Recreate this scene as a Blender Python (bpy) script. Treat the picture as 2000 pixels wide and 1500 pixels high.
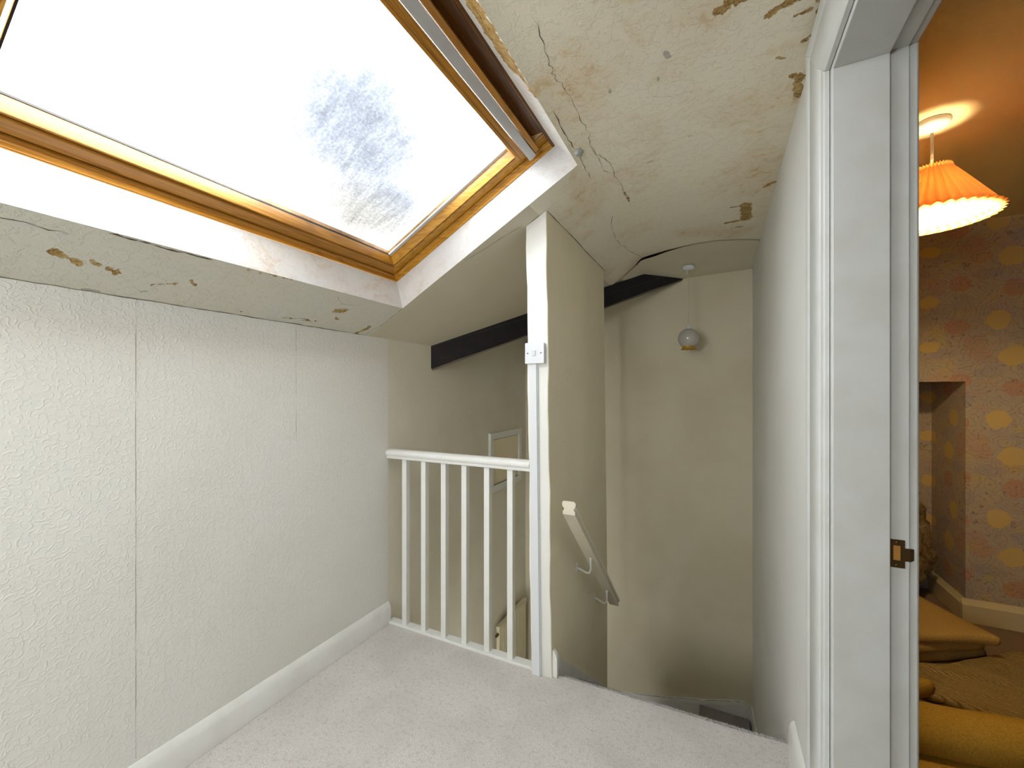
import bpy, bmesh, math, random
from mathutils import Vector, Matrix, noise as mnoise
for o in list(bpy.data.objects): bpy.data.objects.remove(o)
C = bpy.data.collections.new('scene'); bpy.context.scene.collection.children.link(C)
SC = bpy.context.scene
random.seed(7)
PI = math.pi

# ------------------------------------------------------------------ camera
cam = bpy.data.cameras.new('camera'); co = bpy.data.objects.new('camera', cam); C.objects.link(co)
co.location = (0, 0, 1.25); co.rotation_euler = (PI/2, 0, .4616)
cam.sensor_width = 36; cam.lens = 36*804.36/2000; cam.shift_y = 13.84/2000; cam.clip_start = .02
SC.camera = co
# ------------------------------------------------------------------ world, lights, exposure
SKY = 17.5
w = bpy.data.worlds.new('overcast_sky'); SC.world = w; w.use_nodes = True
bg = w.node_tree.nodes['Background']; bg.inputs[0].default_value = (.93, .965, 1, 1); bg.inputs[1].default_value = SKY
SC.view_settings.view_transform = 'Standard'; SC.view_settings.look = 'None'
SC.view_settings.gamma = 1; SC.view_settings.use_curve_mapping = False
SC.view_settings.exposure = 0.3

def portal(name, loc, rot, sx, sy):
    l = bpy.data.lights.new(name, 'AREA'); l.shape = 'RECTANGLE'; l.size = sx; l.size_y = sy; l.cycles.is_portal = True
    o = bpy.data.objects.new(name, l); C.objects.link(o); o.location = loc; o.rotation_euler = rot
portal('skylight_portal', (-1.064, .88, 2.11), (0, -math.atan(.5464), 0), .80, 1.25)
WX0, WX1, WZ0, WZ1 = -1.15, -.35, 1.05, 1.85      # unseen opening added behind the camera for daylight fill
portal('fill_below_portal', (-1.2, 1.63, -.96), (PI/2, 0, 0), .5, .28)
portal('fill_near_portal', ((WX0+WX1)/2, -1.60, (WZ0+WZ1)/2), (PI/2, 0, 0), .8, .8)

# ------------------------------------------------------------------ node helpers
def lin(h):
    h = h.lstrip('#'); v = [int(h[i:i+2], 16)/255 for i in (0, 2, 4)]
    return tuple(x/12.92 if x <= .04045 else ((x+.055)/1.055)**2.4 for x in v) + (1,)
class M:
    def __init__(s, name, col='#ffffff', rough=.6, spec=.3, metal=0):
        s.m = bpy.data.materials.new(name); s.m.use_nodes = True; s.t = s.m.node_tree; s.n = s.t.nodes
        s.b = s.n['Principled BSDF']; s.out = s.n['Material Output']
        if isinstance(col, str): col = lin(col)
        s.b.inputs['Base Color'].default_value = col; s.b.inputs['Roughness'].default_value = rough
        s.b.inputs['Specular IOR Level'].default_value = spec; s.b.inputs['Metallic'].default_value = metal
        tc = s.n.new('ShaderNodeTexCoord'); s.P = tc.outputs['Object']
    def lk(s, a, b):
        if hasattr(a, 'node'): s.t.links.new(a, b)
        else:
            try: b.default_value = a
            except Exception: b.default_value = (a, a, a)
    def math(s, op, a, b=0.0, c=None, clamp=False):
        n = s.n.new('ShaderNodeMath'); n.operation = op; n.use_clamp = clamp
        s.lk(a, n.inputs[0]); s.lk(b, n.inputs[1])
        if c is not None: s.lk(c, n.inputs[2])
        return n.outputs[0]
    def vec(s, op, a, b=(0, 0, 0), sc=None):
        n = s.n.new('ShaderNodeVectorMath'); n.operation = op
        s.lk(a, n.inputs[0]); s.lk(b, n.inputs[1])
        if sc is not None: s.lk(sc, n.inputs[3])
        return n.outputs[1] if op in ('LENGTH', 'DOT_PRODUCT', 'DISTANCE') else n.outputs[0]
    def comb(s, x, y, z=0.0):
        n = s.n.new('ShaderNodeCombineXYZ'); s.lk(x, n.inputs[0]); s.lk(y, n.inputs[1]); s.lk(z, n.inputs[2]); return n.outputs[0]
    def sep(s, v):
        n = s.n.new('ShaderNodeSeparateXYZ'); s.lk(v, n.inputs[0]); return n.outputs
    def noise(s, sc, det=3, rough=.55, dist=0, v=None, col=False):
        n = s.n.new('ShaderNodeTexNoise'); s.lk(v if v is not None else s.P, n.inputs['Vector'])
        n.inputs['Scale'].default_value = sc; n.inputs['Detail'].default_value = det
        n.inputs['Roughness'].default_value = rough; n.inputs['Distortion'].default_value = dist
        return n.outputs[1] if col else n.outputs[0]
    def voro(s, sc, v=None, feat='F1', rnd=1):
        n = s.n.new('ShaderNodeTexVoronoi'); s.lk(v if v is not None else s.P, n.inputs['Vector'])
        n.feature = feat; n.inputs['Scale'].default_value = sc; n.inputs['Randomness'].default_value = rnd; return n.outputs
    def rng(s, v, a, b, c=0.0, d=1.0, smooth=True):
        n = s.n.new('ShaderNodeMapRange'); n.interpolation_type = 'SMOOTHSTEP' if smooth else 'LINEAR'
        s.lk(v, n.inputs[0]); s.lk(a, n.inputs[1]); s.lk(b, n.inputs[2]); s.lk(c, n.inputs[3]); s.lk(d, n.inputs[4]); return n.outputs[0]
    def mix(s, f, a, b):
        n = s.n.new('ShaderNodeMix'); n.data_type = 'RGBA'; s.lk(f, n.inputs[0])
        s.lk(lin(a) if isinstance(a, str) else a, n.inputs[6]); s.lk(lin(b) if isinstance(b, str) else b, n.inputs[7]); return n.outputs[2]
    def bump(s, h, dist=.001, strength=1.0):
        n = s.n.new('ShaderNodeBump'); n.inputs['Strength'].default_value = strength; n.inputs['Distance'].default_value = dist
        s.lk(h, n.inputs['Height'])
        if s.b.inputs['Normal'].is_linked: s.lk(s.b.inputs['Normal'].links[0].from_socket, n.inputs['Normal'])
        s.t.links.new(n.outputs[0], s.b.inputs['Normal']); return s
    def color(s, c): s.t.links.new(c, s.b.inputs['Base Color']); return s
    def seg(s, v2, a, b, r):
        """signed inside-distance to a capsule a-b (2D points), positive inside"""
        a = Vector((a[0], a[1], 0)); b = Vector((b[0], b[1], 0)); ab = b-a; L2 = max(ab.length_squared, 1e-8)
        pa = s.vec('SUBTRACT', v2, tuple(a)); t = s.math('DIVIDE', s.vec('DOT_PRODUCT', pa, tuple(ab)), L2, clamp=True)
        q = s.vec('SUBTRACT', pa, s.vec('SCALE', tuple(ab), sc=t))
        return s.math('SUBTRACT', r, s.vec('LENGTH', q))
    def patches(s, v2, lst, amp=.02, nsc=28):
        m = None
        for a, b, r in lst:
            d = s.seg(v2, a, b, r); m = d if m is None else s.math('MAXIMUM', m, d)
        n = s.math('MULTIPLY', s.math('SUBTRACT', s.noise(nsc, 5, .65, .3, v=v2), .5), amp*2)
        return s.rng(s.math('ADD', m, n), 0.0, .0016)

# ------------------------------------------------------------------ materials
def gloss_white(name='white_gloss_paint', col='#e6e6e2', rough=.28):
    m = M(name, col, rough, .45)
    l = lin(col); m.color(m.mix(m.rng(m.noise(9, 4), .35, .75), col, (l[0]*.93, l[1]*.92, l[2]*.89, 1)))
    m.bump(m.noise(60, 3), .0012, .35); m.bump(m.noise(7, 2), .004, .3); return m.m
WHITE = gloss_white()
TRIMW = gloss_white('white_door_paint', '#cbcdca', .3)
def leaf_paper():
    m = M('embossed_leaf_wallpaper', '#e2e1db', .62, .25)
    x, y, z = m.sep(m.P)[:]
    base = m.comb(y, z, 0.0)
    wv = m.vec('ADD', base, m.vec('SCALE', m.vec('SUBTRACT', m.noise(9, 2, v=base, col=True), (.5, .5, .5)), sc=.05))
    hs = []
    for S, off in ((46, 0.0), (62, 3.7)):
        vs = m.vec('ADD', m.vec('SCALE', wv, sc=S), (off, off*.7, 0))
        n = m.n.new('ShaderNodeTexVoronoi'); n.voronoi_dimensions = '2D'; m.lk(vs, n.inputs['Vector']); n.inputs['Scale'].default_value = 1; n.inputs['Randomness'].default_value = .85
        d = m.vec('SUBTRACT', vs, n.outputs['Position'])
        a = m.math('MULTIPLY', m.sep(n.outputs['Color'])[0], 6.28)
        o = m.comb(m.math('MULTIPLY', m.math('COSINE', a), .2), m.math('MULTIPLY', m.math('SINE', a), .2), 0.0)
        r1 = m.vec('LENGTH', m.vec('MULTIPLY', d, (1, 1, 0))); r2 = m.vec('LENGTH', m.vec('SUBTRACT', m.vec('MULTIPLY', d, (1, 1, 0)), o))
        hs.append(m.math('MULTIPLY', m.rng(r1, .46, .34), m.rng(r2, .30, .46)))
    h = m.math('MAXIMUM', hs[0], m.math('MULTIPLY', hs[1], .8))
    m.bump(h, .0011, .6); m.bump(m.noise(220, 2), .0004, .5); m.bump(m.noise(3, 2), .01, .25)
    m.color(m.mix(m.rng(m.noise(1.6, 3), .3, .8), '#e3e2dc', '#dddbd3')); return m.m
LEAF = leaf_paper()
def plain_paper(name, c1, c2, rough=.7, bsc=170, bd=.0012):
    m = M(name, c1, rough, .2)
    m.color(m.mix(m.rng(m.noise(2.2, 3), .3, .75), c1, c2))
    m.bump(m.noise(bsc, 3, .6), bd, .6); m.bump(m.noise(4, 2), .008, .2); return m.m
STAIRP = plain_paper('cream_stairwell_wallpaper', '#f0e6ca', '#e8ddbf', .7, 110, .0022)
RIGHTP = plain_paper('off_white_hall_wallpaper', '#dfdfda', '#d9d8d1', .7, 110, .002)
POSTP = plain_paper('white_emulsion_end', '#e9e8e2', '#e3e1d9', .5, 90, .002)
SMOOTHC = plain_paper('sloping_ceiling_paper', '#d3ccb8', '#cdc5ae', .7, 130, .0012)
FLAPC = plain_paper('plain_lining_paper', '#e4deca', '#dbd4bc', .7, 220, .0006)

def damaged(name, base, lst_bare, lst_grey, axes, stain='#d8c6a4', bare='#b0925c', speck=0.0, stain_amt=.6):
    m = M(name, base, .8, .15); xyz = m.sep(m.P)
    v2 = m.comb(xyz[axes[0]], xyz[axes[1]], 0.0)
    n1 = m.rng(m.noise(3.2, 5, .6, .4), .42, .75); n2 = m.rng(m.noise(24, 5, .7, .5), .45, .75)
    st = m.math('MULTIPLY', m.math('MULTIPLY', n1, m.math('ADD', n2, .35)), stain_amt)
    c = m.mix(st, base, stain)
    c = m.mix(m.math('MULTIPLY', m.rng(m.noise(9, 5, .7, .6, v=m.vec('ADD', m.P, (4, 2, 7))), .58, .75), .35), c, '#e0ddd2' if base != '#cfcecb' else '#d2d1ce')
    hb = m.math('ADD', m.math('MULTIPLY', m.noise(110, 4, .7), .5), m.math('MULTIPLY', m.rng(m.noise(38, 5, .7, .5), .5, .62), .5))
    if speck:
        sp = m.math('MULTIPLY', m.rng(m.noise(70, 4, .75, .8), .66, .69), m.rng(m.noise(6, 3), 1-speck, 1-speck+.1))
        c = m.mix(m.math('MULTIPLY', sp, .75), c, '#a98f64')
    if lst_grey:
        g = m.patches(v2, lst_grey, .006, 60); c = m.mix(m.math('MULTIPLY', g, .8), c, '#a9a79c')
    if lst_bare:
        p = m.patches(v2, lst_bare, .024, 40)
        bc = m.mix(m.rng(m.noise(160, 4, .7), .35, .6), '#806033', bare)
        c = m.mix(p, c, m.mix(m.rng(m.noise(40, 3), .4, .7), bc, '#c4aa76'))
        hb = m.math('ADD', hb, m.math('MULTIPLY', p, -1.2))
    m.color(c); m.bump(hb, .0016, .9); return m.m
CEIL_B = [((.0, 1.11), (.07, 1.09), .012), ((.114, 1.178), (.24, 1.13), .012), ((.182, 1.14), (.23, 1.19), .014), ((.183, 1.211), (.198, 1.212), .006),
          ((.224, 1.226), (.226, 1.292), .008), ((.205, 1.31), (.229, 1.29), .006), ((.216, 1.45), (.226, 1.55), .013), ((.199, 1.441), (.226, 1.46), .009),
          ((.15, 1.345), (.195, 1.375), .002), ((.128, 2.33), (.14, 2.52), .026), ((.045, 2.53), (.154, 2.53), .012), ((.06, 2.325), (.117, 2.333), .006),
          ((.076, 2.626), (.137, 2.626), .006), ((.195, 2.165), (.229, 2.142), .012), ((-.42, 1.66), (-.395, 1.7), .0), ((-.375, 1.9), (-.372, 2.0), .004),
          ((-.02, 2.37), (.0, 2.37), .001)]
CEIL_G = [((-.123, 1.175), (-.118, 1.194), .008), ((-.152, 1.258), (-.154, 1.27), .004), ((-.287, 1.237), (-.29, 1.249), .005), ((-.244, 1.702), (-.227, 1.698), .004), ((-.09, 1.6), (-.08, 1.6), .003)]
CEILD = damaged('peeling_ceiling_paint', '#ebe4cf', CEIL_B, CEIL_G, (0, 1), stain='#d3b483', stain_amt=.95)
STRIP_B = [((-1.48, 1.26), (-1.466, 1.3), .013), ((-1.519, 1.292), (-1.524, 1.309), .006), ((-1.59, 1.482), (-1.535, 1.508), .009), ((-1.574, .915), (-1.565, .93), .001),
           ((-1.478, .41), (-1.5, .462), .008), ((-1.486, .485), (-1.507, .541), .007), ((-1.385, .83), (-1.378, .975), .001), ((-1.526, .631), (-1.503, .682), .004),
           ((-1.476, .708), (-1.503, .731), .001), ((-1.574, 1.077), (-1.56, 1.227), .0)]
STRIP_G = [((-1.593, .5), (-1.591, .53), .006), ((-1.564, .617), (-1.56, .628), .004)]
STRIPD = damaged('flaking_slope_paint', '#d6d3c6', STRIP_B, STRIP_G, (0, 1), speck=.42, stain_amt=.4)
REVEALM = damaged('flaking_reveal_paint', '#cfcecb', [], [], (0, 1), stain='#b89c80', stain_amt=.75, speck=.3)
REVEALTOP = damaged('bare_plaster_reveal_paint', '#e9e8e4', [((2.197, .3), (2.194, 1.08), .025), ((2.185, 1.06), (2.172, 1.19), .008)], [], (2, 1), stain='#dcc3a8', speck=.2, bare='#c09a58')

def wood(name, c1, c2, c3, ax, rough=.32, ring=26):
    """varnished pine; ax = axis of the grain in world coordinates"""
    m = M(name, c1, rough, .5); s = [1, 1, 1]; s[ax] = .06
    v = m.vec('MULTIPLY', m.P, tuple(s))
    d = m.noise(5, 2, v=v)
    g = m.noise(ring*6, 3, .6, v=m.vec('ADD', m.vec('MULTIPLY', v, (1, 1, 1)), m.comb(m.math('MULTIPLY', d, .02), 0.0, m.math('MULTIPLY', d, .02))))
    wv = m.math('SINE', m.math('MULTIPLY', m.math('ADD', m.noise(ring*.5, 2, v=v), 0), 90))
    c = m.mix(m.rng(g, .3, .7), c1, c2); c = m.mix(m.math('MULTIPLY', m.rng(wv, .2, 1), .45), c, c3)
    m.color(c); m.bump(g, .0006, .4); return m.m
PINE_Y = wood('varnished_pine_along', '#b9832d', '#a87020', '#80500f', 1)
PINE_U = wood('varnished_pine_up', '#c48f2f', '#b27c22', '#8a5a12', 0, ring=20)
PINE_D = wood('darker_brown_pine', '#6e4416', '#57320e', '#3c2006', 1)
ALU = M('grey_coated_aluminium', '#b9b8b8', .42, .5, .25).m
PLUG = M('white_plastic', '#dddfe1', .25, .5).m
SCREW = M('steel_screw', '#8a8a88', .35, .5, .9).m
RUBBER = M('black_gasket', '#1c1a18', .6).m
GASKW = M('pale_gasket', '#cfd4d8', .4).m
def beam_mat():
    m = M('near_black_beam_paint', '#1d1a20', .5, .35); m.color(m.mix(m.rng(m.noise(14, 4), .4, .8), '#1b181e', '#26201f'))
    m.bump(m.noise(30, 3, v=m.vec('MULTIPLY', m.P, (1, 1, 3))), .003, .5); return m.m
BEAM = beam_mat()
BEAME = M('grey_brown_batten', '#6d6255', .7).m
def carpet(name, a, b, sc=420):
    m = M(name, a, .95, .05)
    n = m.noise(sc, 3, .7); big = m.noise(4, 3); mid = m.noise(60, 3, .7)
    c = m.mix(m.rng(n, .3, .68), b, a); c = m.mix(m.math('MULTIPLY', m.rng(big, .35, .7), .35), c, b)
    c = m.mix(m.math('MULTIPLY', m.rng(mid, .5, .66), .45), c, b)
    m.color(c); m.bump(n, .004, .7); m.bump(mid, .004, .4)
    m.b.inputs['Sheen Weight'].default_value = .15; return m.m
CARPET = carpet('grey_cut_pile_carpet', '#efebe6', '#b3aca6', 330)
STAIRC = carpet('stair_carpet', '#aaa29d', '#857c77')
ROOMC = carpet('tan_room_carpet', '#8f7a5c', '#6e5b42')
CRACK = M('dark_crack', '#5a4c3a', .95, 0).m
SEAM = M('seam_line', '#9a9484', .95, 0).m  # grey-beige line along the wallpaper joints
CONC = M('grey_filler_lump', '#a9a9a4', .85).m
BRASS = M('tarnished_brass', '#6a5434', .38, .5, .85).m
DARKH = M('dark_mortice', '#2a1d10', .8).m
BARE = M('bare_timber', '#b07c3a', .7).m

def glass_mat():
    m = M('misted_glass_painted_view'); t = m.t; x, y, z = m.sep(m.P)[:]
    # pane-local object coordinates: x across the width of the window, y up the slope
    v2 = m.comb(x, y, 0.0)
    wv = m.vec('ADD', v2, m.vec('SCALE', m.vec('SUBTRACT', m.noise(4, 4, col=True), (.5, .5, .5)), sc=.22))
    d1 = m.vec('LENGTH', m.vec('MULTIPLY', m.vec('SUBTRACT', wv, (.98, .47, 0)), (1/.40, 1/.34, 0)))
    d2 = m.vec('LENGTH', m.vec('MULTIPLY', m.vec('SUBTRACT', wv, (1.22, .27, 0)), (1/.36, 1/.28, 0)))
    a = m.math('MAXIMUM', m.rng(d1, 1.15, .25), m.rng(d2, 1.2, .3))
    st = m.noise(30, 5, .7, v=m.vec('MULTIPLY', v2, (1, .35, 1)))
    dr = m.noise(110, 4, .75)
    a = m.math('MULTIPLY', m.math('POWER', a, .55), m.math('ADD', .36, m.math('ADD', m.math('MULTIPLY', st, .42), m.math('MULTIPLY', dr, .42))))
    warm = m.rng(y, .42, .2)
    tint = m.mix(warm, (.235, .25, .285, 1), (.285, .26, .225, 1))
    base = m.mix(m.rng(m.noise(2.5, 3), .3, .8), (.93, .95, .96, 1), (.86, .9, .93, 1))
    col = m.mix(1.0, base, base)
    lg = m.math('POWER', .019, a)                      # blurred dark shape from outdoors is painted into the misted pane
    col = m.vec('MULTIPLY', base, m.vec('SCALE', m.mix(m.math('MULTIPLY', a, 1.3, clamp=True), (1, 1, 1, 1), m.mix(warm, (.92, .95, 1.04, 1), (1.05, .98, .88, 1))), sc=lg))
    tr = m.n.new('ShaderNodeBsdfTransparent'); m.lk(col, tr.inputs[0])
    gl = m.n.new('ShaderNodeBsdfGlossy'); gl.inputs['Roughness'].default_value = .15
    ms = m.n.new('ShaderNodeMixShader'); ms.inputs[0].default_value = .04
    t.links.new(tr.outputs[0], ms.inputs[1]); t.links.new(gl.outputs[0], ms.inputs[2]); t.links.new(ms.outputs[0], m.out.inputs[0])
    return m.m
GLASS = glass_mat()

def floral():
    m = M('floral_wallpaper', '#b3a58c', .8, .15); x, y, z = m.sep(m.P)[:]
    xx = m.math('ADD', x, m.math('MULTIPLY', y, 1.0))      # the returns carry the same paper round the corner
    T = .528
    u = m.math('WRAP', m.math('SUBTRACT', xx, 3.104+.06), T, 0.0); v = m.math('WRAP', m.math('SUBTRACT', z, .05), T, 0.0)
    uv = m.comb(u, v, 0.0); full = m.comb(xx, z, 0.0)
    wv = m.vec('ADD', uv, m.vec('SCALE', m.vec('SUBTRACT', m.noise(34, 4, v=full, col=True), (.5, .5, .5)), sc=.034))
    def blobs(lst):
        r = None
        for (cx, cy, rx, ry) in lst:
            for ox in (-T, 0, T):
                for oy in (-T, 0, T):
                    if -.08 < cx+ox < T+.08 and -.08 < cy+oy < T+.08:
                        d = m.vec('LENGTH', m.vec('MULTIPLY', m.vec('SUBTRACT', wv, (cx+ox, cy+oy, 0)), (1/rx, 1/ry, 0)))
                        r = d if r is None else m.math('MINIMUM', r, d)
        return m.rng(r, 1.06, .94)
    def loc(X, Z): return ((X-.06) % T, (Z-.05) % T)
    yel = [loc(1.338, 1.10)+(.046, .05), loc(1.392, .905)+(.055, .05), loc(1.064, 1.742-.0)+(.04, .036), loc(1.064, 1.496)+(.045, .032)]
    red = [loc(1.403, .738)+(.05, .046), loc(1.175, 1.60)+(.05, .044), loc(1.19, 1.835)+(.046, .04)]
    pnk = [loc(1.25, .98)+(.05, .045), loc(1.10, 1.30)+(.04, .05), loc(1.27, 1.45)+(.05, .04)]
    blu = [loc(1.30, .82)+(.06, .03), loc(1.43, 1.01)+(.05, .03), loc(1.2, 1.2)+(.045, .05), loc(1.12, .93)+(.05, .03)]
    # drawn flower outlines
    vo = m.voro(13, v=m.vec('ADD', full, m.vec('SCALE', m.noise(14, 3, v=full, col=True), sc=.06)))
    ring = m.math('ABSOLUTE', m.math('SINE', m.math('MULTIPLY', m.math('ADD', vo[0], m.math('MULTIPLY', m.noise(16, 2, v=full), .5)), 15)))
    line = m.rng(ring, .22, .06)
    tone = m.noise(7, 3, v=full)
    c = m.mix(m.rng(tone, .35, .65), '#b3a68e', '#aea295'); c = m.mix(m.rng(m.noise(11, 2, v=m.vec('ADD', full, (5, 3, 0))), .5, .7), c, '#b9aa82')
    c = m.mix(m.math('MULTIPLY', blobs(blu), .3), c, '#8f8f9c')
    c = m.mix(m.math('MULTIPLY', blobs(pnk), .4), c, '#b8907e')
    c = m.mix(m.math('MULTIPLY', blobs(red), .45), c, '#bf7c64')
    c = m.mix(m.math('MULTIPLY', line, .75), c, '#756f6c')
    # orange cross hatching
    hx = m.math('MULTIPLY', m.rng(m.math('ABSOLUTE', m.math('SINE', m.math('MULTIPLY', xx, 190))), .3, .1), m.rng(m.noise(13, 2, v=m.vec('MULTIPLY', full, (1.6, .5, 1))), .56, .62))
    hz = m.math('MULTIPLY', m.rng(m.math('ABSOLUTE', m.math('SINE', m.math('MULTIPLY', z, 190))), .3, .1), m.rng(m.noise(13, 2, v=m.vec('MULTIPLY', full, (.5, 1.6, 1))), .56, .62))
    c = m.mix(m.math('MULTIPLY', m.math('MAXIMUM', hx, hz), .6), c, '#c07a50')
    c = m.mix(m.math('MULTIPLY', blobs(yel), .9), c, '#cdb374')
    c = m.mix(m.rng(z, 2.166, 2.168), c, '#c6bca6')
    m.color(c); m.bump(m.noise(200, 2), .0006, .4); return m.m
FLORAL = floral()
ROOMCEIL = plain_paper('room_ceiling_paint', '#dccb9c', '#d5c292', .8, 120, .001)
def cloth(name, a, b, ribs=0, ax=0):
    m = M(name, a, .9, .1); n = m.noise(180, 3, .7); c = m.mix(m.rng(n, .3, .7), a, b)
    if ribs:
        x, y, z = m.sep(m.P)[:]
        q = m.math('ADD', m.math('MULTIPLY', x, .55), m.math('MULTIPLY', y, .83))
        q = m.math('ADD', q, m.math('MULTIPLY', m.noise(9, 2), .03))
        r = m.math('ABSOLUTE', m.math('SINE', m.math('MULTIPLY', q, ribs)))
        c = m.mix(m.math('MULTIPLY', m.rng(r, .6, .1), .55), c, '#6f5a32'); m.bump(r, .006, .9)
    m.color(c); m.bump(n, .002, .6); return m.m
FELT = cloth('tan_underlay_felt', '#c0a062', '#ab8b4c')
FELT2 = cloth('golden_carpet_backing', '#b8963f', '#a27f30')
RIB = cloth('ribbed_underlay', '#b09a66', '#95804f', 210)
def plastic():
    m = M('crinkled_clear_plastic', '#c2a668', .12, .9)
    n = m.noise(13, 5, .7, 1.2); m.color(m.mix(m.rng(n, .35, .65), '#94794a', '#dcc48c'))
    m.bump(n, .05, 1.0); m.bump(m.noise(45, 4, .7, 1), .012, .8); m.b.inputs['Transmission Weight'].default_value = .25; return m.m
PLASTIC = plastic()

# ------------------------------------------------------------------ mesh helpers
def link(name, me, mat, parent=None):
    o = bpy.data.objects.new(name, me); C.objects.link(o)
    if mat is not None and not me.materials: me.materials.append(mat)
    if parent is not None: o.parent = parent
    return o
def mesh(name, vs, fs, mat, parent=None, smooth=False, origin=None):
    if origin is not None:
        vs = [(v[0]-origin[0], v[1]-origin[1], v[2]-origin[2]) for v in vs]
    me = bpy.data.meshes.new(name); me.from_pydata([tuple(v) for v in vs], [], fs); me.update()
    bm = bmesh.new(); bm.from_mesh(me); bmesh.ops.recalc_face_normals(bm, faces=bm.faces); bm.to_mesh(me); bm.free()
    if smooth:
        for p in me.polygons: p.use_smooth = True
    o = link(name, me, mat, parent)
    if origin is not None: o.location = origin
    return o
def boxv(x0, x1, y0, y1, z0, z1):
    vs = [(x, y, z) for x in (x0, x1) for y in (y0, y1) for z in (z0, z1)]
    fs = [(0, 1, 3, 2), (4, 6, 7, 5), (0, 4, 5, 1), (2, 3, 7, 6), (0, 2, 6, 4), (1, 5, 7, 3)]
    return vs, fs
def join(parts):
    V, F = [], []
    for vs, fs in parts:
        k = len(V); V += list(vs); F += [tuple(i+k for i in f) for f in fs]
    return V, F
def prismv(prof, a, b, up=(0, 0, 1), side=None):
    """profile (s,t) swept from a to b; s along side, t along up"""
    a, b = Vector(a), Vector(b); d = (b-a).normalized(); up = Vector(up)
    sd = Vector(side) if side is not None else d.cross(up).normalized()
    n = len(prof); vs = [a+sd*s+up*t for s, t in prof]+[b+sd*s+up*t for s, t in prof]
    fs = [(i, (i+1) % n, (i+1) % n+n, i+n) for i in range(n)]+[tuple(range(n-1, -1, -1)), tuple(range(n, 2*n))]
    return vs, fs
def bevel(o, wd=.003, seg=2, ang=35):
    md = o.modifiers.new('bevel', 'BEVEL'); md.width = wd; md.segments = seg; md.limit_method = 'ANGLE'; md.angle_limit = math.radians(ang)
    for p in o.data.polygons: p.use_smooth = True
    md.harden_normals = True
    return o
def lathev(prof, n=32, c=(0, 0, 0)):
    vs, fs = [], []
    for r, z in prof:
        for i in range(n): a = 2*PI*i/n; vs.append((c[0]+r*math.cos(a), c[1]+r*math.sin(a), c[2]+z))
    for j in range(len(prof)-1):
        for i in range(n): fs.append((j*n+i, j*n+(i+1) % n, (j+1)*n+(i+1) % n, (j+1)*n+i))
    return vs, fs
def tubev(pts, r, n=8):
    pts = [Vector(p) for p in pts]; vs, fs = [], []
    ref = Vector((.13, .21, .97))
    for i, p in enumerate(pts):
        d = (pts[min(i+1, len(pts)-1)]-pts[max(i-1, 0)]).normalized()
        s = d.cross(ref).normalized(); u = s.cross(d)
        rr = r[i] if isinstance(r, (list, tuple)) else r
        for k in range(n): a = 2*PI*k/n; vs.append(p+s*math.cos(a)*rr+u*math.sin(a)*rr)
    for j in range(len(pts)-1):
        for k in range(n): fs.append((j*n+k, j*n+(k+1) % n, (j+1)*n+(k+1) % n, (j+1)*n+k))
    fs += [tuple(range(n-1, -1, -1)), tuple(range((len(pts)-1)*n, len(pts)*n))]
    return vs, fs
def thing(name, loc, label, cat, group=None):
    o = bpy.data.objects.new(name, None); C.objects.link(o); o.location = loc; o['label'] = label; o['category'] = cat; o.empty_display_size = .05
    if group: o['group'] = group
    bpy.context.view_layer.update(); return o
def part(name, vf, mat, par, smooth=False, bev=0):
    """vf in world coordinates, parented to par with origin kept at par"""
    L = Vector(par.location)
    if par.parent: L = L+Vector(par.parent.location)
    vs = [Vector(v)-L for v in vf[0]]
    o = mesh(name, vs, vf[1], mat, par, smooth)
    if bev: bevel(o, bev)
    return o
def struct(name, vf, mat, smooth=False, bev=0, parent=None, label=None):
    o = mesh(name, vf[0], vf[1], mat, parent, smooth)
    if parent is None: o['kind'] = 'structure'
    if label: o['label'] = label
    if bev: bevel(o, bev)
    return o

# ------------------------------------------------------------------ dimensions (metres)
XL, XR, XR2 = -1.5992, .235, .372       # left wall face, right wall faces (hall side, bedroom side)
SL = .5464; ZW = 1.5326                 # roof slope, knee wall height
YB = 3.50; YE = 1.735; YN = -1.5; LOW = -1.4
YS = 1.5645; XC = -.4772
def zs(x): return ZW+SL*(x-XL)
def zflat(x, y=0):
    z = 2.148+(x-XC)*.034
    if y > 2.9: z -= (y-2.9)*.035
    return z
# ------------------------------------------------------------------ structure: floor and stairs
fv, ff = [], []
edge = [(XL, 1.742), (-.76, 1.722), (-.60, 1.724), (.05, 1.740), (XR, 1.752)]
n = len(edge)
prof = [(-.03, 0), (-.008, -.002), (.002, -.009), (.006, -.02), (.004, -.034), (-.004, -.042), (-.004, -.26)]
for dy, dz in [(None, 0)]+prof:
    for (x, y) in edge: fv.append((x, YN if dy is None else y+dy, dz))
for j in range(len(prof)):
    for i in range(n-1): ff.append((j*n+i, j*n+i+1, (j+1)*n+i+1, (j+1)*n+i))
base = len(fv); fv += [(XL, YN, -.26), (XR, YN, -.26)]; ff.append((len(prof)*n, len(prof)*n+n-1, base+1, base))
floor = struct('floor', (fv, ff), CARPET)
# carpet pile fringe along the landing edge
pv, pf = [], []
for k in range(5200):
    t = random.random(); x = -.60+t*(XR+.60-.02); y = 1.724+(x+.60)*.0345+random.uniform(-.012, .008)
    z = -.002-max(0, (y-(1.724+(x+.6)*.0345)+.002))*1.3; a = random.uniform(0, 6.28); l = random.uniform(.003, .0065); wd = .0011
    b = len(pv); tx, ty = random.uniform(-.002, .002), random.uniform(-.001, .003)
    pv += [(x-wd*math.cos(a), y-wd*math.sin(a), z-.002), (x+wd*math.cos(a), y+wd*math.sin(a), z-.002), (x+tx, y+ty, z+l)]; pf.append((b, b+1, b+2))
fr = struct('carpet_pile', (pv, pf), CARPET, parent=floor); fr['kind'] = 'stuff'
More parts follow.
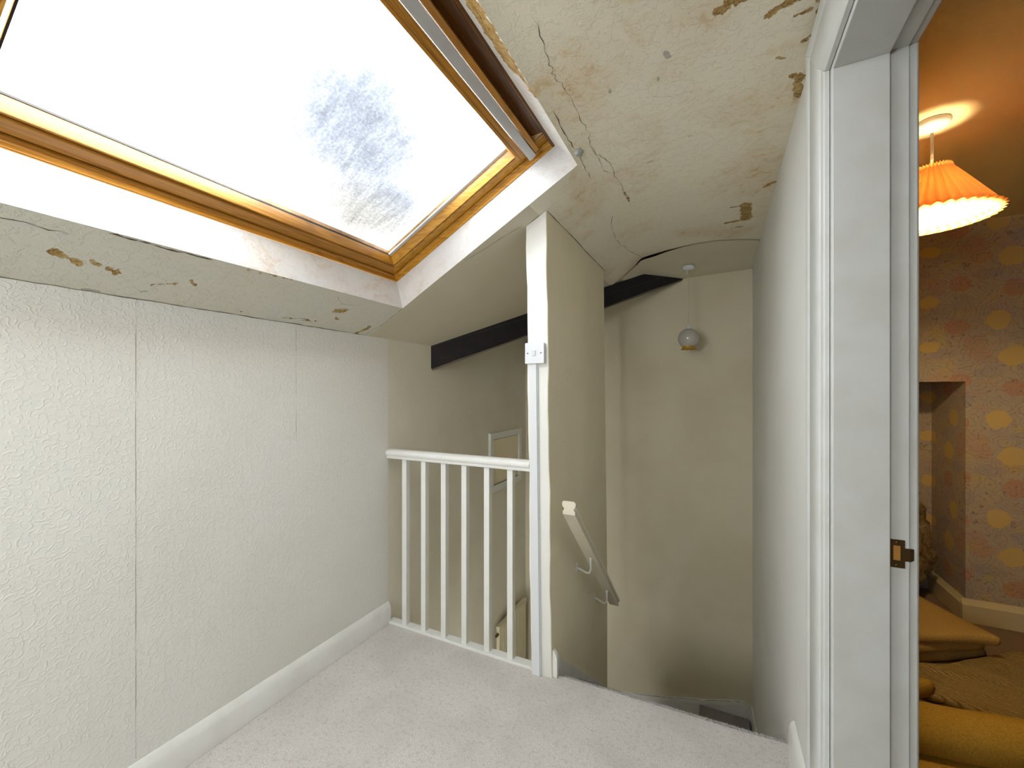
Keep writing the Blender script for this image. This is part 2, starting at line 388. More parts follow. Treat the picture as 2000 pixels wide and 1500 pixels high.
# stair flight
st_par = None
for k in range(1, 7):
    y0 = YE+.25*(k-1)+.02; zt = -.2*k if k < 6 else -1.155
    y1 = y0+.265 if k < 6 else YB-.02
    x0 = -.628 if k < 6 else -.12
    nose = [(0, 0), (.0, -.05), (.02, -.2), (y1-y0, -.2), (y1-y0, 0)]
    vs, fs = prismv([(y-.0, z) for y, z in nose], (x0, y0, zt), (XR-.02, y0, zt), side=(0, 1, 0))
    if st_par is None:
        st_par = thing('staircase', (-.2, YE, LOW), 'carpeted stairs dropping from the landing towards the back wall', 'stairs')
    part('stair_tread', (vs, fs), STAIRC, st_par, bev=.01)
struct('floor_lower', boxv(XL, XR, 1.75, YB, LOW-.1, LOW), STAIRC)
# ------------------------------------------------------------------ walls
def yz_slab(x0, x1, poly):
    n = len(poly); vs = [(x0, y, z) for y, z in poly]+[(x1, y, z) for y, z in poly]
    return vs, [(i, (i+1) % n, (i+1) % n+n, i+n) for i in range(n)]+[tuple(range(n-1, -1, -1)), tuple(range(n, 2*n))]
# knee wall of the landing; the wall down the stairwell is a plane of its own from the balustrade on
struct('wall_left', yz_slab(XL-.12, XL, [(YN, -.26), (1.703, -.26), (1.703, zs(XL)), (YN, zs(XL))]), LEAF)
struct('wall_left.001', yz_slab(XL-.12, XL-.001, [(1.703, LOW), (YB, LOW), (YB, 2.4), (2.13, zs(XL)+.03), (1.703, zs(XL))]), plain_paper('textured_stairwell_wallpaper', '#e0dccd', '#d8d2c0', .65, 75, .0022))  # the stairwell's warmer, dimmer light is put into this beige tint
wb = struct('wall_back', boxv(XL-.12, XR, YB, YB+.12, LOW, 2.4), plain_paper('dull_cream_end_wallpaper', '#dad1b8', '#d2c8ac', .7, 110, .0022))
YJ0, YJ1, ZH = .40, 1.164, 1.983       # door opening lining faces
struct('wall_right', join([boxv(XR, XR2, YJ1+.032, YB+.12, LOW, 2.32), boxv(XR, XR2, YJ0-.032, YJ1+.032, ZH+.032, 2.32), boxv(XR, XR2, YN, YJ0-.032, -.26, 2.32)]), RIGHTP)
NW0, NW1, NZ0, NZ1 = WX0, WX1, WZ0, WZ1
struct('wall_near', join([boxv(XL-.12, NW0, YN-.12, YN, -.26, 2.32), boxv(NW1, 2.7, YN-.12, YN, -.26, 2.32), boxv(NW0, NW1, YN-.12, YN, -.26, NZ0), boxv(NW0, NW1, YN-.12, YN, NZ1, 2.32)]), RIGHTP)
w2 = bpy.data.objects.new('fill_window_near', None); C.objects.link(w2); w2['kind'] = 'structure'; w2.location = ((NW0+NW1)/2, YN-.06, NZ0)  # added window, never in view, lets in fill light from behind
for nm, bb in (('fill_window_frame', (NW0, NW0+.05, NZ0, NZ1)), ('fill_window_frame', (NW1-.05, NW1, NZ0, NZ1)), ('fill_window_frame', (NW0+.05, NW1-.05, NZ0, NZ0+.05)), ('fill_window_frame', (NW0+.05, NW1-.05, NZ1-.05, NZ1)), ('fill_window_bar', ((NW0+NW1)/2-.02, (NW0+NW1)/2+.02, NZ0+.05, NZ1-.05))):
    part(nm, boxv(bb[0], bb[1], YN-.09, YN-.03, bb[2], bb[3]), WHITE, w2, bev=.003)
part('fill_window_sill', boxv(NW0-.04, NW1+.04, YN-.03, YN+.06, NZ0-.03, NZ0), WHITE, w2, bev=.004)
struct('wall_below_landing', join([boxv(XL, -1.45, 1.66, 1.728, LOW, -.255), boxv(-.95, XR, 1.66, 1.728, LOW, -.255), boxv(-1.45, -.95, 1.66, 1.728, LOW, -1.1), boxv(-1.45, -.95, 1.66, 1.728, -.82, -.255)]), STAIRP)  # unseen wall added to stop light entering from under the landing
w3 = bpy.data.objects.new('fill_window_below', None); C.objects.link(w3); w3['kind'] = 'structure'; w3.location = (-1.2, 1.69, -1.1)  # out-of-view opening added to brighten the stairwell
for bb in ((-1.45, -1.41, -1.1, -.82), (-.99, -.95, -1.1, -.82), (-1.41, -.99, -1.1, -1.06), (-1.41, -.99, -.86, -.82)):
    part('fill_window_frame', boxv(bb[0], bb[1], 1.67, 1.71, bb[2], bb[3]), WHITE, w3, bev=.003)
# partition between balustrade and stairs, leaning slightly like the photograph's
PB = (-.744, -.644); PT = (-.768, -.668); PY0, PY1 = 1.681, 2.704; PZT = 2.06
def px(z, side):
    t = z/2.05; return PB[side]+(PT[side]-PB[side])*t
zt0, zt1 = zs(px(2.0, 0))+.01, zs(px(2.05, 1))+.01
pvv = []
NZ = 24
for j in range(NZ+1):
    t = j/NZ
    for y, jit in ((PY0, 1), (PY1, 0)):
        for s in (0, 1):
            zb = 0 if y == PY0 else LOW
            zz = zb+(((zt0, zt1)[s])-zb)*t
            wob = (.0022*math.sin(9*zz+s)+.0015*math.sin(23*zz+2*s))*jit
            pvv.append((px(max(zz, 0), s)+wob, y, zz))
# the partition rests on the landing edge and runs on down beside the stairs
def part_wall():
    parts = []
    vs, fs = [], []
    zl = [LOW]+[-.26]+[i*.09 for i in range(0, 23)]
    for z in zl+[None]:
        for (y, s) in ((PY0, 0), (PY0, 1), (PY1, 1), (PY1, 0)):
            zz = z if z is not None else (zt0, zt1)[s]
            yy = y if (z is None or z >= 0 or y != PY0) else 1.75
            wob = (.0022*math.sin(9*zz+s)+.0015*math.sin(23*zz+2*s)) if y == PY0 else 0
            vs.append((px(max(zz, 0), s)+wob, yy, zz))
    m = len(zl)+1
    for j in range(m-1):
        for i in range(4): fs.append((j*4+i, j*4+(i+1) % 4, (j+1)*4+(i+1) % 4, (j+1)*4+i))
    fs += [(3, 2, 1, 0), tuple((m-1)*4+i for i in range(4))]
    return vs, fs
pw = struct('wall_partition', part_wall(), STAIRP)
pw.data.materials.append(POSTP)
for p in pw.data.polygons:
    if p.normal.y < -.5: p.material_index = 1
bevel(pw, .006, 2, 40)
# ------------------------------------------------------------------ ceilings
YO0 = .17                                # near edge of the skylight opening
XO = -1.376
def sheet(xs, ys, zf, clip=None):
    vs = [(x, y, zf(x, y)) for y in ys for x in xs]; nx = len(xs)
    return vs, [(j*nx+i, j*nx+i+1, (j+1)*nx+i+1, (j+1)*nx+i) for j in range(len(ys)-1) for i in range(nx-1)]
BA, BB = (XL, 2.08), (-.215, 3.52)       # plan line of the valley beam
def yb(x): return BA[1]+(x-BA[0])*(BB[1]-BA[1])/(BB[0]-BA[0])
struct('ceiling', sheet([XL-.05, XO], [YN-.02, YS], lambda x, y: zs(x)), STRIPD)                 # flaking strip below the skylight
struct('ceiling.001', join([sheet([XO, XC], [YN-.02, YO0], lambda x, y: zs(x))]), SMOOTHC)          # near end
def slope_part(xs):
    vs = []
    for x in xs: vs += [(x, YS, zs(x)), (x, yb(x), zs(x))]
    return vs, [(2*i, 2*i+2, 2*i+3, 2*i+1) for i in range(len(xs)-1)]

xf = [-.505, -.49, -.477, -.46, -.44]
def zround(x):
    t = (x+.505)/.065; a, b, c = zs(-.505), zs(XC), zflat(-.44); return (1-t)**2*a+2*t*(1-t)*b+t*t*c
struct('ceiling.002', slope_part([XL-.05, XL, -1.45, XO, -1.2, -1.0, -.8, -.70]), SMOOTHC)
struct('ceiling.006', slope_part([-.70, -.65, -.6, -.54, -.505]), CEILD)
# flat ceiling: damaged up to the ragged paper edge, plain lining paper behind it
def ridge(x):                            # where the damaged paper ends (y)
    pts = [(-.66, 3.03), (-.57, 3.0), (-.50, 2.95), (-.466, 2.89), (-.42, 2.86), (-.36, 2.84), (-.296, 2.815), (-.2, 2.795), (-.114, 2.785), (.0, 2.80), (.12, 2.85), (.24, 2.93)]
    for (a, ya), (b, yb_) in zip(pts, pts[1:]):
        if x <= b: return ya+(yb_-ya)*(x-a)/(b-a)
    return pts[-1][1]
xall = xf+[-.40+.02*i for i in range(0, 33)]+[XR+.01]
vs, fs = [], []
for x in xall:
    z = zround(x) if x <= -.44 else zflat(x)
    y0 = YS if x < XC else YN-.02
    for t in range(12):
        y = y0+(ridge(x)-y0)*t/11; vs.append((x, y, z))
m = 12
for i in range(len(xall)-1):
    for t in range(m-1): fs.append((i*m+t, (i+1)*m+t, (i+1)*m+t+1, i*m+t+1))
cflat = struct('ceiling.003', (vs, fs), CEILD, smooth=True)
k0 = len(vs)
# back lining paper: starts 0-14 mm below the ridge, meets the back wall
vs, fs = [], []
xb = [-.78, -.72, -.66, -.6, -.55]+xall
def drop(x): return .016*math.exp(-((x+.40)/.15)**2)+.003
M_ = 8
for x in xb:
    yr = ridge(x)-.012; ye = YB+.01 if x > -.24 else yb(x)
    for t in range(M_+1):
        y = yr+(ye-yr)*t/M_
        z = (zs(x) if x < -.505 else (zround(x) if x <= -.44 else zflat(x)))
        s = max(0, 1-t*.45)
        z = min(z, zflat(x, y)) if x > -.505 else z
        sag = .012*math.exp(-((x+.42)/.1)**2)*math.sin(PI*min(1, t/M_))
        vs.append((x, y, z-(drop(x) if t == 0 else drop(x)*s) - .0015 - sag))
for i in range(len(xb)-1):
    for t in range(M_): fs.append((i*(M_+1)+t, (i+1)*(M_+1)+t, (i+1)*(M_+1)+t+1, i*(M_+1)+t+1))
struct('ceiling.004', (vs, fs), FLAPC, smooth=True)
# slope rising beyond the valley beam
struct('ceiling.005', ([(XL-.05, yb(XL-.05), zs(XL-.05)), (BB[0], BB[1], 2.20), (XL-.05, YB+.02, 2.35)], [(0, 1, 2)]), SMOOTHC)
# unseen deck added to keep sky light out of the ceiling gaps
RD = M('light_block_felt', '#4a4844', .9).m
struct('light_block_flat', boxv(XC+.03, 2.75, YN-.1, YB+.1, 2.322, 2.40), RD)
BA, BB = (XL, 2.08), (-.215, 3.52)
vs = []
for x in (XL-.3, XC+.12): vs += [(x, YS+.06, zs(x)+.17), (x, yb(x)+.03, zs(x)+.17), (x, YS+.06, zs(x)+.2), (x, yb(x)+.03, zs(x)+.2)]
struct('light_block_slope', (vs, [(0, 1, 5, 4), (2, 6, 7, 3), (0, 4, 6, 2), (1, 3, 7, 5), (0, 2, 3, 1), (4, 5, 7, 6)]), RD)
vs = []
for x in (XL-.14, XC+.16):
    for o in (.0, .03): vs += [(x, yb(x)+o, zs(x)-.0), (x, yb(x)+o, zs(x)+.2)]
struct('light_block_valley', (vs, [(0, 1, 5, 4), (2, 6, 7, 3), (0, 2, 3, 1), (4, 5, 7, 6), (1, 3, 7, 5), (0, 4, 6, 2)]), RD)
# cracks
def crack(pts, wd, par, zf, mat=CRACK, off=.0012, rag=.006, sub=5):
    P2 = []
    for a, b in zip(pts, pts[1:]):
        for k in range(sub):
            t = k/sub; P2.append(Vector(a)*(1-t)+Vector(b)*t)
    P2.append(Vector(pts[-1]))
    vs, fs = [], []; N = len(P2)
    for i, p in enumerate(P2):
        d = (P2[min(i+1, N-1)]-P2[max(i-1, 0)]).normalized(); nn = Vector((-d.y, d.x))
        q = p+nn*random.uniform(-rag, rag)*(0 if i in (0, N-1) else 1); ww = wd*.62*random.uniform(.2, 1.4)*(.25 if i in (0, N-1) else 1)
        for s in (-1, 1):
            r = q+nn*ww*s; vs.append(zf(r.x, r.y, off))
    for i in range(N-1): fs.append((2*i, 2*i+1, 2*i+3, 2*i+2))
    return part_struct('crack', (vs, fs), mat, par)
def part_struct(name, vf, mat, par):
    return mesh(name, vf[0], vf[1], mat, par)
def zc(x, y, o): return (x, y, (zs(x) if x < -.505 else (zround(x) if x <= -.44 else zflat(x)))-o)
crack([(-.398, .904), (-.398, .982), (-.414, 1.063), (-.413, 1.114), (-.404, 1.181), (-.407, 1.293), (-.398, 1.408), (-.412, 1.469), (-.408, 1.545), (-.381, 1.602), (-.381, 1.736), (-.374, 1.838), (-.375, 2.045)], .0014, cflat, zc)
crack([(-.466, 1.233), (-.474, 1.358), (-.468, 1.46), (-.472, 1.572), (-.474, 1.69)], .002, cflat, zc, rag=.003)
crack([(-.417, 1.486), (-.409, 1.56), (-.416, 1.66)], .001, cflat, zc, rag=.003)
crack([(-.474, 2.10), (-.505, 2.18), (-.525, 2.39), (-.50, 2.60), (-.451, 2.868)], .0016, cflat, zc)
crack([(-.455, 2.35), (-.49, 2.42), (-.512, 2.44)], .0008, cflat, zc, rag=.003)
crack([(.19, 2.17), (.13, 2.28)], .0008, cflat, zc, rag=.003)
crack([(-.2, 1.32), (-.12, 1.36), (-.06, 1.36)], .0007, cflat, zc, rag=.004)
crack([(px(2.05, 1)+.003, 1.69), (px(2.05, 1)+.004, 2.1), (px(2.05, 1)+.005, 2.45), (px(2.05, 1)+.008, 2.72)], .0022, bpy.data.objects['ceiling.002'], lambda x, y, o: (x, y, zs(x)-.0015), rag=.0015)
crack([(px(2.0, 0)-.002, PY0-.003), (px(2.05, 1)+.002, PY0-.003)], .002, bpy.data.objects['ceiling.002'], lambda x, y, o: (x, y, zs(x)-.0015), rag=.001)
strip = bpy.data.objects['ceiling']
crack([(-1.034, 1.578), (-0.943, 1.611), (-0.861, 1.628), (-0.76, 1.654)], .0014, bpy.data.objects['ceiling.002'], lambda x, y, o: (x, y, zs(x)-.0015), rag=.003)
crack([(XL+.003, -.2), (XL+.004, .3), (XL+.004, .8), (XL+.003, 1.2), (XL+.004, 1.555)], .0022, strip, lambda x, y, o: (x, y, zs(x)-.0012), rag=.002, sub=14)
crack([(XL+.01, 1.53), (-1.52, 1.556), (-1.45, 1.56), (XO, YS-.003)], .0018, strip, lambda x, y, o: (x, y, zs(x)-.0012), rag=.004)
crack([(-1.412, -.1), (-1.41, .2), (-1.415, .42)], .0014, strip, lambda x, y, o: (x, y, zs(x)-.0012), rag=.004, sub=12)
crack([(-1.382, .48), (-1.383, .6), (-1.381, .72)], .003, strip, lambda x, y, o: (x, y, zs(x)-.0012), rag=.003, sub=8)
crack([(-1.40, 1.2), (-1.43, 1.25), (-1.425, 1.32)], .001, strip, lambda x, y, o: (x, y, zs(x)-.0012), rag=.004)
crack([(XL+.03, 1.08), (XL+.045, 1.15), (XL+.03, 1.22)], .0013, strip, lambda x, y, o: (x, y, zs(x)-.0012), rag=.005)
wl = bpy.data.objects['wall_left']
def seamf(x, y, o): return (XL+.0006, x, y)
for yy, z0, z1 in ((.618, .12, 1.52), (1.157, 1.05, 1.53), (.08, .12, 1.52)):
    vs, fs = [], []
    for k in range(25):
        z = z0+(z1-z0)*k/24; wd = .0008*random.uniform(.1, 1.1); j = random.uniform(-.0006, .0006)
        vs += [(XL+.0006, yy+j-wd, z), (XL+.0006, yy+j+wd, z)]
    mesh('paper_seam', vs, [(2*i, 2*i+1, 2*i+3, 2*i+2) for i in range(24)], SEAM, wl)
# filler lump on the crease
bm = bmesh.new(); bmesh.ops.create_icosphere(bm, subdivisions=3, radius=.013)
for v in bm.verts:
    v.co *= 1.25; v.co += v.co.normalized()*mnoise.noise(v.co*120)*.005; v.co.y *= 1.5; v.co.z *= .7
    v.co += Vector((-.463, 1.49, zc(-.463, 1.49, .002)[2]))
me = bpy.data.meshes.new('filler_lump'); bm.to_mesh(me); bm.free(); link('filler_lump', me, CONC, cflat)
# ------------------------------------------------------------------ skylight reveal (part of the ceiling)
th = math.atan(SL); CT, ST = math.cos(th), math.sin(th)
A0 = (-1.4135, 1.7861)
Y0W, Y1W, UT = .196, YS, .945
def W(u, y, n): return (A0[0]+u*CT-n*ST, y, A0[1]+u*ST+n*CT)
lo_in = [(XO, y, zs(XO)) for y in (YO0, YS)]; lo_out = [W(0, Y0W, 0), W(0, Y1W, 0)]
up_in = [(XC, y, zs(XC)) for y in (YO0, YS)]; up_out = [W(UT, Y0W, 0), W(UT, Y1W, 0)]
def grid4(a, b, c, d, nu=10, nv=30, amp=.0016):
    a, b, c, d = map(Vector, (a, b, c, d)); vs = []
    nrm = (b-a).cross(d-a).normalized()
    for j in range(nv+1):
        for i in range(nu+1):
            s, t = i/nu, j/nv; p = (a*(1-s)+b*s)*(1-t)+(d*(1-s)+c*s)*t
            k = 0 if i in (0, nu) or j in (0, nv) else 1
            vs.append(p+nrm*mnoise.noise(p*14)*amp*k)
    return vs, [(j*(nu+1)+i, j*(nu+1)+i+1, (j+1)*(nu+1)+i+1, (j+1)*(nu+1)+i) for j in range(nv) for i in range(nu)]
struct('trim_1', grid4(lo_in[0], lo_out[0], lo_out[1], lo_in[1]), REVEALM, smooth=True)
struct('trim_2', grid4(lo_in[1], lo_out[1], up_out[1], up_in[1]), REVEALM, smooth=True)
struct('trim_3', grid4(up_in[1], up_out[1], up_out[0], up_in[0]), REVEALTOP, smooth=True)
struct('trim_4', grid4(up_in[0], up_out[0], lo_out[0], lo_in[0]), REVEALM, smooth=True)
# ------------------------------------------------------------------ skylight window
win = bpy.data.objects.new('window_1', None); C.objects.link(win); win['kind'] = 'structure'; win['label'] = 'pine framed centre pivot roof window with misted glass'
win.location = W(.47, .88, .05)
def member(prof, side, y0=Y0W, y1=Y1W):
    """profile (d inwards, n outwards); mitred at the bottom corners"""
    vs = []
    for e in (0, 1):
        for d, n_ in prof:
            if side == 'bottom': vs.append(W(d, (y0+d) if e == 0 else (y1-d), n_))
            if side == 'far': vs.append(W(d if e == 0 else UT, y1-d, n_))
            if side == 'near': vs.append(W(d if e == 0 else UT, y0+d, n_))
            if side == 'top': vs.append(W(UT-d, y0 if e == 0 else y1, n_))
    n = len(prof)
    return vs, [(i, (i+1) % n, (i+1) % n+n, i+n) for i in range(n)]+[tuple(range(n-1, -1, -1)), tuple(range(n, 2*n))]
FR = [(-.04, .002), (-.001, .0), (.004, .003), (.004, .020), (.007, .024), (.012, .026), (.012, .12), (-.04, .12)]
SA = [(.015, .034), (.018, .031), (.052, .031), (.055, .034), (.0565, .040), (.060, .040), (.061, .034), (.066, .033), (.083, .071), (.083, .10), (.015, .10)]
for s, mt in (('bottom', PINE_Y), ('far', PINE_U), ('near', PINE_U)):
    part('frame_rail', member(FR, s), mt, win, bev=.0015)
    part('sash_rail', member(SA, s), mt, win, bev=.0015)
# head of the frame, deep rebate, ventilation bar and top sash rail
part('frame_rail', member([(-.04, .0), (.008, .0), (.012, .004), (.012, .035), (.056, .05), (.056, .12), (-.04, .12)], 'top', Y0W, Y1W-.0), PINE_D, win, bev=.0015)  # head drawn in a darker brown than the other rails
part('frame_bead', member([(.056, .004), (.072, .001), (.075, .006), (.075, .10), (.056, .10)], 'top', Y0W+.012, Y1W-.045), PINE_Y, win, bev=.0015)
part('ventilation_bar', member([(.079, .004), (.105, .0), (.110, .002), (.112, .012), (.108, .014), (.105, .005), (.082, .008), (.082, .05), (.079, .05)], 'top', Y0W+.012, Y1W-.028), ALU, win, bev=.0008)
part('sash_rail', member([(.113, .014), (.116, .011), (.130, .011), (.132, .015), (.135, .015), (.137, .011), (.146, .011), (.162, .071), (.162, .10), (.113, .10)], 'top', Y0W+.06, Y1W-.06), PINE_Y, win, bev=.0015)
# gasket and glass
GU0, GU1, GY0, GY1 = .074, UT-.15, Y0W+.075, Y1W-.075
gk = []
for (u0, u1, y0, y1) in ((.080, .0845, GY0, GY1), (GU1-.012, GU1-.005, GY0, GY1), (.08, GU1-.005, GY0+.004, GY0+.012), ):
    vs = [W(u, y, n_) for u in (u0, u1) for y in (y0, y1) for n_ in (.0705, .078)]
    gk.append((vs, boxv(0, 1, 0, 1, 0, 1)[1]))
for g_ in gk: part('gasket', g_, RUBBER, win)
vs = [W(u, y, n_) for u in (.083, GU1-.006) for y in (Y1W-.097, Y1W-.080) for n_ in (.069, .077)]
part('gasket', (vs, boxv(0, 1, 0, 1, 0, 1)[1]), GASKW, win)['label'] = 'pale spacer strip at the edge of the glass'
gp = mesh('glass_pane', [(y, u, 0) for y in (GY0, GY1) for u in (GU0, GU1)], [(0, 1, 3, 2)], GLASS, win)
gp['label'] = 'misted double glazed pane with streaky condensation and a blurred outdoor shape painted in'
# local frame of the pane: x = across (world Y), y = up the slope, z = outward normal
R = Matrix(((0, CT, -ST), (1, 0, 0), (0, ST, CT))).to_4x4()
gp.matrix_basis = Matrix.Translation(Vector(W(0, 0, .075))-Vector(win.location)) @ R
# closed outer kerb so that no light slips past the frame
kb = []
for (u0, u1, y0, y1) in ((-.05, -.038, Y0W-.05, Y1W+.05), (UT+.038, UT+.05, Y0W-.05, Y1W+.05), (-.05, UT+.05, Y0W-.05, Y0W-.038), (-.05, UT+.05, Y1W+.038, Y1W+.05)):
    vs = [W(u, y, n_) for u in (u0, u1) for y in (y0, y1) for n_ in (-.004, .12)]
    kb.append((vs, boxv(0, 1, 0, 1, 0, 1)[1]))
part('kerb', join(kb), PINE_D, win)
# ------------------------------------------------------------------ valley beam
bt = thing('roof_beam', (-.9, 2.8, 1.7), 'near black painted beam rising diagonally across the stairwell corner', 'beam')
def beam_pt(s, off, z):
    x = BA[0]-.02+(BB[0]-BA[0])*s; y = BA[1]-.02+(BB[1]-BA[1])*s
    d = Vector((BB[0]-BA[0], BB[1]-BA[1])).normalized(); nn = Vector((d.y, -d.x))   # towards the camera side
    return (x+nn.x*off, y+nn.y*off, z)
vs, fs = [], []
NB = 20
for i in range(NB+1):
    s = i/NB; x = BA[0]-.02+(BB[0]-BA[0])*s
    zb = zs(x)-.146-(.012 if s > .9 else 0)*0+.0025*math.sin(s*17)
    ztop = zs(x)+.03
    for off, z in ((.0, ztop), (.0, zb+.004), (-.004, zb), (-.07, zb), (-.07, ztop)): vs.append(beam_pt(s, off, z))
m = 5
for i in range(NB):
    for k in range(m): fs.append((i*m+k, i*m+(k+1) % m, (i+1)*m+(k+1) % m, (i+1)*m+k))
fs += [tuple(range(m-1, -1, -1)), tuple(range(NB*m, NB*m+m))]
part('beam', (vs, fs), BEAM, bt)
vs, fs = [], []
for i in range(NB+1):
    s = i/NB; x = BA[0]-.02+(BB[0]-BA[0])*s; zb = zs(x)-.146
    for off, z in ((-.006, zb+.002), (-.006, zb-.010), (-.03, zb-.012), (-.03, zb+.002)): vs.append(beam_pt(s, off, z))
m = 4
for i in range(NB):
    for k in range(m): fs.append((i*m+k, i*m+(k+1) % m, (i+1)*m+(k+1) % m, (i+1)*m+k))
fs += [(3, 2, 1, 0), tuple(range(NB*m, NB*m+m))]
part('batten', (vs, fs), BEAME, bt)['label'] = 'thin brown batten under the beam'
# ------------------------------------------------------------------ baseboards, string boards
SK = [(0, 0), (.020, 0), (.020, .078), (.016, .088), (.008, .104), (.003, .110), (0, .110)]
vs, fs = prismv(SK, (XL, YN, 0), (XL, 1.705, 0), side=(1, 0, 0)); struct('baseboard_left', (vs, fs), WHITE, bev=.002)
SK2 = [(0, 0), (-.018, 0), (-.018, .125), (-.012, .142), (-.005, .150), (0, .150)]
vs, fs = prismv(SK2, (XR, 1.352, -.005), (XR, 1.66, -.005), side=(1, 0, 0)); struct('baseboard_right', (vs, fs), WHITE, bev=.002)
# string boards falling with the stairs (right wall, partition) and round the back wall
def string_board(name, x0, x1, pts, th_=.10):
    poly = pts+[(y, z-.32) for y, z in reversed(pts)]
    return struct(name, yz_slab(x0, x1, poly), WHITE, bev=.002)
string_board('trim_5', XR-.012, XR, [(1.66, .10), (2.1, -.235), (3.0, -.93), (YB, -1.06)])
string_board('trim_6', px(0, 1)-.004, px(0, 1)+.012, [(1.75, .055), (2.2, -.30), (2.70, -.70)])
vs, fs = [], []
bk = [(-.72, -1.262), (-.62, -1.245), (-.4, -1.20), (-.1, -1.125), (.1, -1.065), (.18, -1.05), (.205, -1.06), (.223, -1.075)]
for x, z in bk: vs += [(x, YB, z), (x, YB-.016, z-.003), (x, YB-.018, z-.03), (x, YB-.012, z-.036), (x, YB-.012, LOW), (x, YB, LOW)]
for i in range(len(bk)-1):
    for k in range(6): fs.append((i*6+k, i*6+(k+1) % 6, (i+1)*6+(k+1) % 6, (i+1)*6+k))
fs += [tuple(range(5, -1, -1)), tuple(range((len(bk)-1)*6, len(bk)*6))]
tr7 = struct('trim_7', (vs, fs), WHITE)
vs, fs = [], []
for i in range(41):
    x = -.6+.8*i/40
    for (a, za), (b, zb_) in zip(bk, bk[1:]):
        if a <= x <= b+1e-6: z = za+(zb_-za)*(x-a)/(b-a)
    h = random.uniform(.001, .008); vs += [(x, YB-.0176, z+.001), (x, YB-.0176, z+.001+h*.5), ]
mesh('crack', vs, [(2*i, 2*i+1, 2*i+3, 2*i+2) for i in range(40)], CRACK, tr7)
# stub of moulding at the foot of the partition
vs, fs = prismv([(0, 0), (.022, 0), (.022, .085), (.016, .10), (.006, .112), (0, .115)], (px(0, 1), 1.69, 0), (px(0, 1), 1.715, 0), side=(1, 0, 0)); struct('trim_8', (vs, fs), WHITE, bev=.003)
# ------------------------------------------------------------------ door lining and architraves
dr = bpy.data.objects.new('door_1', None); C.objects.link(dr); dr['kind'] = 'structure'; dr.location = (XR, .78, 0); dr['label'] = 'white painted doorway without a door, into the lamplit bedroom'
XM = .337
def u_frame(x0, x1, inset, thick):
    """three-sided lining between x0..x1 whose inner face stands `inset` behind the opening face"""
    return [boxv(x0, x1, YJ1+inset, YJ1+inset+thick, 0, ZH+inset+thick), boxv(x0, x1, YJ0-inset-thick, YJ0-inset, 0, ZH+inset+thick), boxv(x0, x1, YJ0-inset, YJ1+inset, ZH+inset, ZH+inset+thick)]
for nm, vf in zip(('door_jamb', 'door_jamb', 'door_head'), u_frame(XR+.001, XM, 0, .032)): part(nm, vf, TRIMW, dr, bev=.002)
for nm, vf in zip(('door_rebate', 'door_rebate', 'rebate_head'), u_frame(XM, XR2, .012, .020)): part(nm, vf, TRIMW, dr, bev=.0015)
# architrave: profile across its width w (0 at the opening) and proud p
AR = [(0, 0), (0, .010), (.004, .013), (.016, .013), (.020, .017), (.030, .020), (.085, .020), (.090, .017), (.098, .016), (.105, .022), (.118, .022), (.122, .016), (.122, 0)]
def arch(xw, sgn, prof, y0, y1, zh, mat):
    q0, q1, qh = [], [], []
    def mem(f):
        vs = [f(w_, p, 0) for w_, p in prof]+[f(w_, p, 1) for w_, p in prof]; n = len(prof)
        return vs, [(i, (i+1) % n, (i+1) % n+n, i+n) for i in range(n)]+[tuple(range(n-1, -1, -1)), tuple(range(n, 2*n))]
    part('architrave', mem(lambda w_, p, e: (xw+sgn*p, y1+w_, 0 if e == 0 else zh+w_)), mat, dr, bev=.0015)
    part('architrave', mem(lambda w_, p, e: (xw+sgn*p, y0-w_, 0 if e == 0 else zh+w_)), mat, dr, bev=.0015)
    part('architrave', mem(lambda w_, p, e: (xw+sgn*p, (y0-w_) if e == 0 else (y1+w_), zh+w_)), mat, dr, bev=.0015)
arch(XR, -1, [(w_*1.42, p*.8) for w_, p in AR], YJ1+.022, YJ1+.022, ZH+.015, TRIMW) if False else None
ARH = [(w_*1.30, p) for w_, p in AR]
arch(XR, -1, ARH, YJ0-.022, YJ1+.022, ZH+.013, TRIMW)
ARB = [(0, 0), (0, .014), (.003, .018), (.05, .018), (.06, .012), (.06, 0)]
arch(XR2, 1, ARB, YJ0-.017, YJ1+.017, ZH+.017, TRIMW)
# strike plate with its lip and mortice
sx, sz = .354, .895; yp = YJ1+.012
sp = thing('strike_plate', (sx, yp, sz), 'tarnished brass strike plate screwed into the white door jamb', 'strike plate')
def pl(x0, x1, z0, z1, d=.0015): return boxv(x0, x1, yp-d, yp-.0002, z0, z1)
def ring_plate(o, i, d=.0015):
    vs = [(x, y, z) for y in (yp-d, yp-.0002) for (x0, x1, z0, z1) in (o, i) for (x, z) in ((x0, z0), (x1, z0), (x1, z1), (x0, z1))]
    fs = []
    for k in range(4):
        q = (k+1) % 4
        fs += [(k, q, 4+q, 4+k), (8+k, 12+k, 12+q, 8+q), (k, 8+k, 8+q, q), (4+k, 4+q, 12+q, 12+k)]
    return vs, fs
plt = part('plate', ring_plate((.3395, .364, .866, .927), (.3445, .3565, .882, .914)), BRASS, sp)
part('lip', join([pl(.364, .3735, .882, .910), ([(.3735, yp-.0015, .882), (.3735, yp-.0015, .91), (.381, yp+.005, .908), (.381, yp+.005, .884), (.3735, yp-.0002, .882), (.3735, yp-.0002, .91), (.381, yp+.0065, .908), (.381, yp+.0065, .884)], [(0, 1, 2, 3), (4, 7, 6, 5), (0, 4, 5, 1), (1, 5, 6, 2), (2, 6, 7, 3), (3, 7, 4, 0)])]), BRASS, sp)
part('mortice', boxv(.3445, .3565, yp-.0006, yp-.0001, .882, .914), BARE, sp)['label'] = 'bare timber showing in the latch hole'
